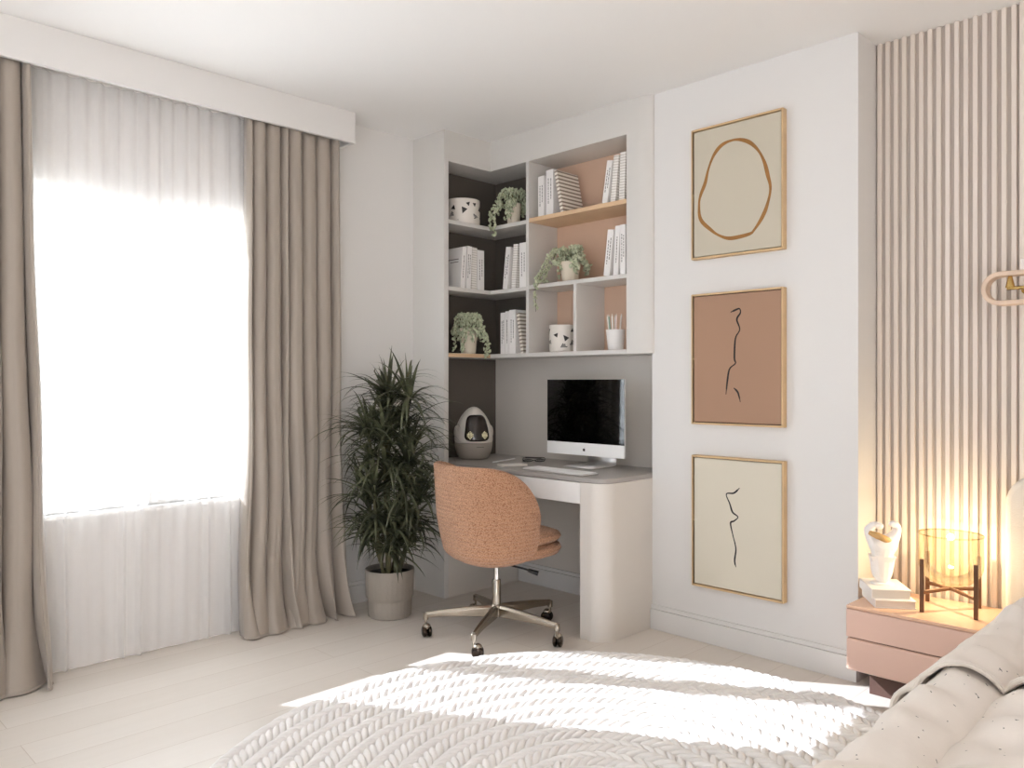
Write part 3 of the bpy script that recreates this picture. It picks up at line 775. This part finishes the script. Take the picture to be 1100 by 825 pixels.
# shell: barrel back wrapping the seat; plan is a rounded U open towards +y
def shell():
    g = G(); na, nz = 64, 26
    outer = []; inner = []
    TH = .036
    A = math.radians(120)
    for i in range(na + 1):
        a = -A + 2 * A * i / na           # 0 = middle of the back (towards -y)
        t = abs(a) / A
        # top edge falls in a long curve from the back to the arms' front end
        s = max(0, (t - .30) / .70)
        ztop = .815 - .335 * (1 - math.sqrt(max(0, 1 - min(1, s) ** 2.3)))
        ztop = max(ztop, .452)
        zb = .360
        co = []; ci = []
        for k in range(nz + 1):
            v = k / nz; z = zb + (ztop - zb) * v
            h = (z - zb) / (.815 - zb)
            # radius grows from the narrow bottom up, bottom edge tucks in
            rx = .205 + .040 * min(1, h * 2.2) ** .6 + .012 * h
            ry = .190 + .040 * min(1, h * 2.2) ** .6 + .030 * h
            tuck = max(0, 1 - h / .14); rx -= .050 * tuck ** 2.2; ry -= .050 * tuck ** 2.2
            p = 2.5
            ca, sa = math.sin(a), -math.cos(a)
            m_ = (abs(ca) ** p + abs(sa) ** p) ** (-1 / p)
            co.append(Vector((rx * ca * m_, ry * sa * m_ + .0, z)))
            th = TH * (1 - .35 * max(0, h - .6) / .4)
            ci.append(Vector(((rx - th) * ca * m_, (ry - th) * sa * m_, z)))
        outer.append(co); inner.append(ci)
    rows = []
    for co, ci in zip(outer, inner):
        top_mid = (co[-1] + ci[-1]) / 2 + Vector((0, 0, .010))
        q1 = co[-1].lerp(top_mid, .45) + Vector((0, 0, .0035)); q2 = ci[-1].lerp(top_mid, .45) + Vector((0, 0, .0035))
        bm = (co[0] + ci[0]) / 2 - Vector((0, 0, .006))
        rows.append([bm] + co + [q1, top_mid, q2] + list(reversed(ci)) + [bm])
    g.grid(rows)
    n = len(rows[0]) - 1
    for r_, flip in ((rows[0], 1), (rows[-1], 0)):
        c = sum(r_[:n], Vector()) / n
        k = len(r_) // 2
        m1 = list(r_)
        vs = m1; half = [(i, i + 1, len(r_) - 2 - i, len(r_) - 1 - i) for i in range(k - 1)]
        g.add(vs, half, True)
    return g
rot = Matrix.Translation((-.010, -.022, 0)) @ Matrix.Rotation(ROT, 4, 'Z')
bk = obj('backrest', shell().xf(rot), 'boucle', ch)
# seat: two stacked cushions, the upper slightly larger with a piped seam
def cushion(z0_, z1_, e, ext):
    g = G(); rows = []; n = 64
    prof_ = [(0, z0_), (.5, z0_), (.86, z0_ + .002), (.96, z0_ + .010), (1.0, (z0_ + z1_) / 2), (.97, z1_ - .010), (.88, z1_ + .001), (.5, z1_ + .010), (0, z1_ + .012)]
    for i in range(n + 1):
        a = 2 * PI * i / n; ca, sa = math.cos(a), math.sin(a); p = 2.7; m_ = (abs(ca) ** p + abs(sa) ** p) ** (-1 / p)
        bx = .208 * m_ * ca; by = (.312 * m_ * sa if sa > 0 else .195 * m_ * sa)
        rows.append([(bx * f * e, by * f * e + ext * f * max(0, sa) + .012, z) for f, z in prof_])
    return g.grid(rows)
obj('seat', cushion(.372, .432, 1.0, .040).xf(rot), 'boucle', ch)
obj('seat_cushion', cushion(.434, .486, .995, .040).xf(rot), 'boucle', ch)

# ------------------------------------------------------------------ tall pot plant
pp = thing('potted_dracaena', 'tall bushy plant with narrow dark leaves in a grey ribbed pot', 'potted plant', (-3.36, 2.45, 0))
g = G(); nA = 120; prof_ = [(.104, 0), (.110, .006), (.113, .085), (.1135, .094), (.117, .098), (.122, .108), (.126, .236), (.125, .243), (.119, .243), (.116, .215), (0, .215)]
rows = []
for i in range(nA + 1):
    a = 2 * PI * i / nA; k = 1 + (.006 * math.sin(a * 30))
    rows.append([(r_ * (k if .006 < z < .236 else 1) * math.cos(a), r_ * (k if .006 < z < .236 else 1) * math.sin(a), z) for r_, z in prof_])
g.grid(rows); g.add([(r_ * math.cos(a), r_ * math.sin(a), 0) for r_ in (.104,) for a in [2 * PI * i / 40 for i in range(40)]], [tuple(range(40))])
obj('pot', g, 'pot_grey', pp)
obj('soil', G().lathe([(0, .222), (.06, .224), (.1145, .218), (.1145, .210), (0, .210)], 30), 'soil', pp)
r = random.Random(21)
leaves = G(); stems = G()
def strap(p0, az, el, L, wd, droop):
    n = 9; p = Vector(p0); d = Vector((math.cos(az) * math.cos(el), math.sin(az) * math.cos(el), math.sin(el)))
    side = Vector((-math.sin(az), math.cos(az), 0)); rows = []
    for i in range(n + 1):
        f = i / n; w_ = wd * (math.sin(PI * min(1, f * .9 + .12)) ** .6) * (1 - f) ** .55 + .0004
        up = side.cross(d).normalized()
        rows.append([p - side * w_ + up * w_ * .35, p.copy(), p + side * w_ + up * w_ * .35])
        d = (d + Vector((0, 0, -droop * (f + .15)))).normalized(); p = p + d * (L / n)
        # keep the leaves off the wall and out of the curtain
        if p.x + pp.location.x < -3.50: p.x = -3.50 - pp.location.x
        if p.y + pp.location.y > 2.835: p.y = 2.835 - pp.location.y
        if p.x + pp.location.x > -3.03: p.x = -3.03 - pp.location.x
        if p.z < .20: p.z = .20
    leaves.grid(rows)
canes = [((.00, .00), (.00, -.01), 1.14), ((.03, .02), (.09, .05), 1.12), ((-.03, .01), (-.055, .02), 1.06), ((.02, -.03), (.06, -.08), .93), ((-.02, -.03), (-.03, -.11), .96), ((.04, .0), (.13, .02), .80),
         ((-.01, .04), (.0, .13), .85), ((.0, -.04), (.04, -.13), .66), ((.04, .03), (.12, .10), .62), ((-.03, -.02), (-.06, -.09), .62), ((.03, -.03), (.11, -.06), .50), ((-.02, .03), (-.04, .10), .50), ((0, -.03), (-.01, -.10), .43), ((.02, .02), (.05, .08), .40)]
for (bx, by), (tx, ty), zt in canes:
    pts = [Vector((bx, by, .215)), Vector(((bx + tx) / 2 * 1.05, (by + ty) / 2 * 1.05, .2 + (zt - .2) * .5)), Vector((tx, ty, zt))]
    stems.tube([pts[0].lerp(pts[1], k / 4) for k in range(4)] + [pts[1].lerp(pts[2], k / 4) for k in range(5)], .0075, 7)
    for cl in range(1 if zt < .5 else 2):
        zc = zt - cl * .12; base_p = pts[1].lerp(pts[2], max(0, 1 - cl * .12 / max(.05, (zt - pts[1].z))))
        for k in range(50 if cl == 0 else 34):
            az = r.uniform(0, 2 * PI); q = r.random()
            el = math.radians(82 - 82 * q + r.uniform(-10, 10)) if cl == 0 else math.radians(r.uniform(-15, 50))
            L = r.uniform(.22, .36) * (1 if zt > .6 else .8) * (.8 if q < .3 else 1)
            strap(base_p + Vector((0, 0, r.uniform(-.05, .02))), az, el, L, r.uniform(.0085, .0145), r.uniform(.14, .34))
obj('stems', stems, 'stem', pp); obj('foliage', leaves, 'leaf', pp)

# ------------------------------------------------------------------ framed pictures
def strokes(pts, wd, z=.0006, closed=False):
    P = [Vector((a, b)) for a, b in pts]
    if closed: P = P + [P[0]]
    # smooth by Catmull-Rom
    Q = []; n = len(P)
    for i in range(n - 1):
        p0 = P[(i - 1) if i > 0 else (n - 2 if closed else 0)]; p1 = P[i]; p2 = P[i + 1]; p3 = P[(i + 2) if i + 2 < n else (1 if closed else n - 1)]
        for k in range(6):
            t = k / 6; Q.append(.5 * (2 * p1 + (p2 - p0) * t + (2 * p0 - 5 * p1 + 4 * p2 - p3) * t * t + (-p0 + 3 * p1 - 3 * p2 + p3) * t ** 3))
    Q.append(P[-1]); r = random.Random(2); g = G(); rows = []
    for i, q in enumerate(Q):
        a = Q[i - 1] if i > 0 else (Q[-2] if closed else Q[0]); b = Q[i + 1] if i + 1 < len(Q) else (Q[1] if closed else Q[-1])
        t = (b - a).normalized(); nn = Vector((-t.y, t.x)); w_ = wd * (1 + .25 * math.sin(i * .35)) * (1 if closed or 2 < i < len(Q) - 3 else .6)
        rows.append([(q.x - nn.x * w_, q.y - nn.y * w_), (q.x + nn.x * w_, q.y + nn.y * w_)])
    front = [[(x, -z, y) for x, y in row] for row in rows]
    back = [[(row[1][0], 0, row[1][1]), (row[0][0], 0, row[0][1])] for row in rows]
    g.grid([f + b_ + [f[0]] for f, b_ in zip(front, back)], False)
    return g
def picture(label, xc, zc, w_, h_, canvas, lines, ink, wd, closed=False):
    t = thing('framed_picture', label, 'picture', (xc, WY - .0005, zc), 0, 'three framed abstract line pictures')
    fw, d = .008, .034
    g = G().box(-w_ / 2, -w_ / 2 + fw, -d, 0, -h_ / 2, h_ / 2).box(w_ / 2 - fw, w_ / 2, -d, 0, -h_ / 2, h_ / 2)
    g.box(-w_ / 2 + fw, w_ / 2 - fw, -d, 0, -h_ / 2, -h_ / 2 + fw).box(-w_ / 2 + fw, w_ / 2 - fw, -d, 0, h_ / 2 - fw, h_ / 2)
    obj('frame', g, 'oak', t, bevel=.0008)
    gp = .004; obj('backing', G().box(-w_ / 2 + fw, w_ / 2 - fw, -.010, -.001, -h_ / 2 + fw, h_ / 2 - fw), 'gap', t)
    c = obj('canvas', G().box(-w_ / 2 + fw + gp, w_ / 2 - fw - gp, -.028, -.0101, -h_ / 2 + fw + gp, h_ / 2 - fw - gp), canvas, t, bevel=.001)
    for ln in lines:
        s = strokes([(a - xc, b - zc) for a, b in ln], wd, .0006, closed); s.xf(Matrix.Translation((0, -.0281, 0)))
        obj('drawn_line', s, ink, t)
blob = [(-1.788, 2.277), (-1.741, 2.253), (-1.701, 2.209), (-1.675, 2.157), (-1.659, 2.098), (-1.646, 2.036), (-1.661, 1.969), (-1.685, 1.917), (-1.721, 1.87), (-1.747, 1.853), (-1.836, 1.846), (-1.89, 1.864), (-1.934, 1.895), (-1.99, 1.952), (-1.999, 2.022), (-1.99, 2.066), (-1.967, 2.116), (-1.95, 2.177), (-1.922, 2.235), (-1.884, 2.271), (-1.836, 2.283)]
picture('top framed picture, greige with one closed ochre ring', -1.812, 2.070, .452, .600, 'canvas', [blob], 'ochre', .0072, True)
l2 = [(-1.837, 1.515), (-1.806, 1.526), (-1.792, 1.527), (-1.789, 1.509), (-1.806, 1.481), (-1.792, 1.436), (-1.813, 1.396), (-1.818, 1.31), (-1.813, 1.286), (-1.842, 1.261), (-1.853, 1.208), (-1.86, 1.147)]
picture('middle framed picture, terracotta brown with broken black line', -1.812, 1.308, .452, .600, 'canvas_tan', [l2, [(-1.821, 1.176), (-1.801, 1.156), (-1.789, 1.114)]], 'ink', .0034)
l3 = [(-1.793, 0.732), (-1.821, 0.707), (-1.858, 0.699), (-1.841, 0.657), (-1.827, 0.621), (-1.801, 0.603), (-1.819, 0.583), (-1.837, 0.571), (-1.827, 0.523), (-1.811, 0.462), (-1.817, 0.406), (-1.81, 0.378)]
picture('lowest framed picture, pale beige with single black profile line', -1.810, .562, .452, .604, 'canvas_pale', [l3], 'ink', .0032)

# ------------------------------------------------------------------ nightstand and what stands on it
NT = .352
ns = thing('nightstand', 'blush pink two-drawer nightstand fixed to the fluted wall', 'nightstand', (-1.02, 3.22, 0))
def npart(name, g, m, **k):
    g.xf(Matrix.Translation((1.02, -3.22, 0))); return obj(name, g, m, ns, **k)
nx0, nx1, ny0 = -1.256, -.792, 3.045
npart('carcass', G().box(nx0 + .006, nx1 - .006, ny0 + .022, 3.404, .108, NT - .012), 'gap')
npart('side_panel', G().box(nx0, nx0 + .006, ny0 + .021, 3.404, .106, NT - .012), 'stand'); npart('side_panel', G().box(nx1 - .006, nx1, ny0 + .021, 3.404, .106, NT - .012), 'stand')
npart('top_board', G().box(nx0, nx1, ny0 + .004, 3.404, NT - .012, NT), 'stand_top', bevel=.002)
npart('drawer', G().box(nx0, nx1, ny0, ny0 + .020, .2325, NT - .0135), 'stand', bevel=.004)
npart('drawer', G().box(nx0, nx1, ny0, ny0 + .020, .106, .2285), 'stand', bevel=.010, segs=4)
npart('plinth', G().box(nx0 + .05, nx1 - .03, ny0 + .10, 3.404, 0, .106), 'gap')
def flatbook(label, x, y, z, rz, w_, d_, h_):
    t = thing('book', label, 'book', (x, y, z), rz, 'white books on the nightstand')
    b = .003
    obj('cover', G().box(-w_ / 2, w_ / 2, -d_ / 2, d_ / 2, 0, b).box(-w_ / 2, w_ / 2, -d_ / 2, d_ / 2, h_ - b, h_).box(-w_ / 2, -w_ / 2 + b, -d_ / 2, d_ / 2, b, h_ - b), 'plaster', t)
    obj('pages', G().box(-w_ / 2 + b, w_ / 2 - .003, -d_ / 2 + .003, d_ / 2 - .003, b, h_ - b), 'paper', t)
flatbook('lower thick white book lying flat on the pink nightstand', -1.155, 3.198, NT + .0005, .62, .145, .185, .030)
flatbook('upper white book lying on the other one under the plaster torso', -1.170, 3.200, NT + .031, .62, .140, .178, .036)
tz = NT + .0675
to = thing('torso_sculpture', 'white plaster headless torso with arms folded overhead', 'sculpture', (-1.178, 3.195, tz), .55)
def skinned(name, verts, edges, radii, m, parent, sub=2):
    me = bpy.data.meshes.new(name); me.from_pydata(verts, edges, []); o = bpy.data.objects.new(name, me); C.objects.link(o); o.parent = parent
    o.modifiers.new('skin', 'SKIN')
    for v, r_ in zip(me.skin_vertices[0].data, radii): v.radius = r_ if isinstance(r_, tuple) else (r_, r_)
    me.skin_vertices[0].data[0].use_root = True
    s = o.modifiers.new('sub', 'SUBSURF'); s.levels = sub; s.render_levels = sub
    me.materials.append(M[m])
    for p in me.polygons: p.use_smooth = True
    return o
V = [(0, 0, .070), (0, .002, .042), (-.018, .0, .010), (.018, .004, .008), (0, 0, .100), (.002, -.004, .128), (.0, -.003, .158), (-.034, 0, .172), (.036, 0, .172),
     (-.056, -.004, .205), (-.030, -.010, .232), (.004, -.014, .222), (.058, .004, .212), (.048, -.004, .238), (.020, -.012, .236)]
Ed = [(0, 1), (1, 2), (1, 3), (0, 4), (4, 5), (5, 6), (6, 7), (6, 8), (7, 9), (9, 10), (10, 11), (8, 12), (12, 13), (13, 14)]
Rd = [(.046, .036), (.054, .040), (.034, .034), (.034, .034), (.036, .028), (.048, .034), (.048, .032), .027, .027, .019, .016, .012, .020, .018, .012]
skinned('body', V, Ed, Rd, 'plaster', to)
obj('twisted_cloth', G().tube([(-.050, -.016, .200), (-.02, -.026, .190), (.008, -.028, .178), (.030, -.016, .170)], [.009, .013, .013, .008], 12), 'knotgold', to, label='ochre twisted band')
obj('plinth', G().lathe([(.040, 0), (.040, .006), (.034, .010), (0, .010)], 24, sx=1.1, sy=.8), 'plaster', to)

# glass lamp
lp = thing('table_lamp', 'lit glass bowl lamp on a bronze four-legged stand', 'lamp', (-.951, 3.252, NT + .0005), .20)
hs = .0865
for sx, sy in ((-1, -1), (1, -1), (1, 1), (-1, 1)):
    g = G().box(sx * hs - .0072, sx * hs + .0072, sy * hs - .0072, sy * hs + .0072, 0, .195)
    obj('leg', g, 'walnut', lp, bevel=.0012)
g1_ = G().tube([(-hs, -hs, .072), (0, 0, .080), (hs, hs, .072)], .0075, 8); g2_ = G().tube([(-hs, hs, .072), (0, 0, .080), (hs, -hs, .072)], .0075, 8)
obj('cross_bar', g1_, 'walnut', lp); obj('cross_bar', g2_, 'walnut', lp)
Rb = .108
def bowl(Rr, zlo):
    pr = []
    for i in range(10):
        a = PI / 2 * i / 9; pr.append((Rr * math.sin(a), zlo + .085 - .085 * math.cos(a)))
    pr += [(Rr, zlo + .12), (Rr, .282)]
    return pr
outer = bowl(Rb, .087)
obj('glass_bowl', G().lathe(outer, 56), 'amber', lp, label='clear amber glass bowl')
# fix: open top rim drawn as a thicker ring
obj('rim', G().lathe([(Rb - .0015, .280), (Rb + .0015, .280), (Rb + .0015, .285), (Rb - .0015, .285)], 56, closed=True), 'amber', lp)
inner = bowl(Rb * .72, .102)
ld = bpy.data.lights.new('lamp_light', 'POINT'); lo = bpy.data.objects.new('lamp_light', ld); C.objects.link(lo); lo.parent = lp
lo.location = (0, .0, .235); ld.energy = 2.1; ld.color = (1, .86, .66); ld.shadow_soft_size = .012

# ------------------------------------------------------------------ wall light
wl = thing('wall_light', 'oval pale wood ring wall light with brass arm beside the bed', 'wall lamp', (-.70, 3.405, 1.540))
def stadium(L, R, n=14):
    pts = []
    for i in range(n + 1): a = PI / 2 + PI * i / n; pts.append((-L + R * math.cos(a), R * math.sin(a)))
    for i in range(n + 1): a = -PI / 2 + PI * i / n; pts.append((L + R * math.cos(a), R * math.sin(a)))
    return pts
so, si = stadium(.096, .061), stadium(.096, .044)
rows = []
for (ax, az_), (bx, bz) in zip(so + so[:1], si + si[:1]):
    rows.append([(ax, -.135, az_), (ax, -.075, az_), (bx, -.075, bz), (bx, -.135, bz), (ax, -.135, az_)])
obj('wood_ring', G().grid(rows, False), 'ringwood', wl, bevel=.004, segs=3)
obj('wall_plate', G().prism([(a * .8, b * .5) for a, b in stadium(.03, .04)], 0, .012).xf(Matrix.Rotation(PI / 2, 4, 'X')), 'brass', wl)
obj('arm', G().tube([(0, -.01, 0), (0, -.108, 0)], .007, 10).tube([(-.078, -.11, 0), (.078, -.11, 0)], .0065, 10), 'brass', wl)
obj('socket', G().tube([(-.068, -.11, .002), (-.068, -.11, .046)], [.016, .006], 14), 'brass', wl)
for xx in (-.028, .05): obj('lamp_tube', G().tube([(xx, -.11, .061), (xx, -.11, .10)], .010, 14), 'opal', wl)

# ------------------------------------------------------------------ bed
bed = thing('bed', 'upholstered cream bed with rounded headboard against the fluted wall', 'bed', (.08, 2.3, 0))
def bedp(name, g, m, **k):
    g.xf(Matrix.Translation((-.08, -2.3, 0))); return obj(name, g, m, bed, **k)
hb = []
xl, xr, zt, rad = -.790, .95, .870, .11
for i in range(9): a = PI - PI / 2 * i / 8; hb.append((xl + rad + rad * math.cos(a), zt - rad + rad * math.sin(a)))
for i in range(9): a = PI / 2 - PI / 2 * i / 8; hb.append((xr - rad + rad * math.cos(a), zt - rad + rad * math.sin(a)))
hb = [(xl, .0)] + hb + [(xr, .0)]
g = G().prism(hb, 0, .095); g.xf(Matrix.Translation((0, 3.404, 0)) @ Matrix.Rotation(PI / 2, 4, 'X'))
bedp('headboard', g, 'upholstery', bevel=.02, segs=4)
bedp('bed_base', G().box(-.58, .74, 1.28, 3.30, .055, .30), 'upholstery', bevel=.02)
bedp('plinth', G().box(-.20, .66, 1.40, 3.28, 0, .055), 'gap')
bedp('mattress', G().box(-.58, .74, 1.28, 3.30, .302, .50), 'mattress', bevel=.03, segs=4)
rq = random.Random(9)
NX = [rq.uniform(0, 6.28) for _ in range(12)]
def wrinkle(x, y):
    return 1.5 * (.0045 * math.sin(x * 23 + y * 15 + NX[0]) + .0035 * math.sin(x * 31 - y * 27 + NX[1]) + .0032 * math.sin(x * 11 + y * 44 + NX[2]) + .0022 * math.sin(x * 55 + y * 37 + NX[3]) + .003 * math.sin(y * 9 - x * 7 + NX[4]))
def quilt(y0, y1, zb, puff, xleft, front_roll=False, xright=.80, ny=110, hem=.20):
    seams = [-.456 + .20 * k for k in range(-1, 8)]
    rows = []
    for j in range(ny + 1):
        f = j / ny; y_ = y0 + (y1 - y0) * f; row = []
        # hanging side on the left
        for k in range(14):
            a = k / 13; ang = a * PI / 2
            x = xleft + .055 - .055 * math.sin(ang) ** 1.0 if False else xleft + .050 * (1 - math.cos(ang)) ** 1.0
            # from the hem up the side and over the edge
            z = (hem + (zb - .055 - hem) * a) if a < .6 else None
            if a < .6: x = xleft + .02 * (1 - a / .6) ** 2 + .004 * math.sin(y_ * 17 + a * 5)
            else:
                b = (a - .6) / .4; z = (hem + (zb - .055 - hem) * .6); zz = zb - .020; z = z + (zz - z) * math.sin(b * PI / 2); x = xleft + .045 * (1 - math.cos(b * PI / 2))
            row.append([x, y_, z])
        xs0 = row[-1][0]
        n = 96
        for k in range(1, n + 1):
            x = xs0 + (xright - xs0) * k / n
            ph_ = (x + .456) / .20; s = abs(math.sin(PI * ph_))
            # the outermost channel bulges out to the edge
            e = min(1, (x - xs0) / .05)
            z = zb - .020 + puff * (s ** .55) * (0.35 + .65 * e) + .016 * e + wrinkle(x, y_) * (.4 + .6 * s)
            # cross stitch lines every so often
            row.append([x, y_, z])
        rows.append(row)
    if front_roll:
        # front edge lifted, skewed and rounded off
        for j, row in enumerate(rows):
            f = j / ny; d_ = (y1 - y0) * f
            for p in row:
                t = math.exp(-d_ / .05); p[1] += .05 * math.exp(-d_ / .15) * min(1, max(0, (p[0] + .63) / .2)); p[2] += .006 * t + .004 * math.sin(p[0] * 21) * t
    return rows
rows = quilt(1.15, 1.99, .530, .048, -.652)
qb = obj('bed_quilt', G().grid(rows), 'quilt', solid=.008)
tag(qb, 'beige sprigged channel quilt covering the foot of the bed', 'quilt')
rows = quilt(1.86, 3.27, .541, .048, -.664, True, .81, hem=.44)
qt = obj('bed_duvet', G().grid(rows), 'quilt', solid=.012)
tag(qt, 'beige sprigged duvet folded back over the quilt towards the headboard', 'duvet')
first = rows[0]; piping = G().tube([(p[0], p[1] - .002, p[2]) for p in first if p[2] > .45], .0045, 8)
obj('piping', piping, 'upholstery', qt, label='plain edge piping')
# pillow lying against the headboard
def pillow(w_, d_, h_):
    rows = []
    n = 30
    for sgn in (1, -1):
        for i in range(n + 1):
            u = -1 + 2 * i / n; row = []
            for j in range(n + 1):
                v = -1 + 2 * j / n
                k = max(0, (1 - u ** 4) * (1 - v ** 4)) ** .45
                pin = 1 - .07 * (1 - abs(u) ** 2) * abs(v) ** 4; pin2 = 1 - .07 * (1 - abs(v) ** 2) * abs(u) ** 4
                row.append((w_ / 2 * u * pin2, d_ / 2 * v * pin, sgn * h_ / 2 * k + .004 * math.sin(u * 9 + v * 5) * k))
            rows.append(row) if sgn > 0 else None
            if sgn < 0: rows2.append(row)
        if sgn > 0: rows2 = []
    g = G().grid(rows); g.grid(rows2); return g
p1 = obj('pillow', pillow(.62, .42, .15), 'quilt'); tag(p1, 'sprigged beige pillow at the head of the bed beside the nightstand', 'pillow')
p1.location = (-.30, 3.02, .712); p1.rotation_euler = (math.radians(18), 0, 0)
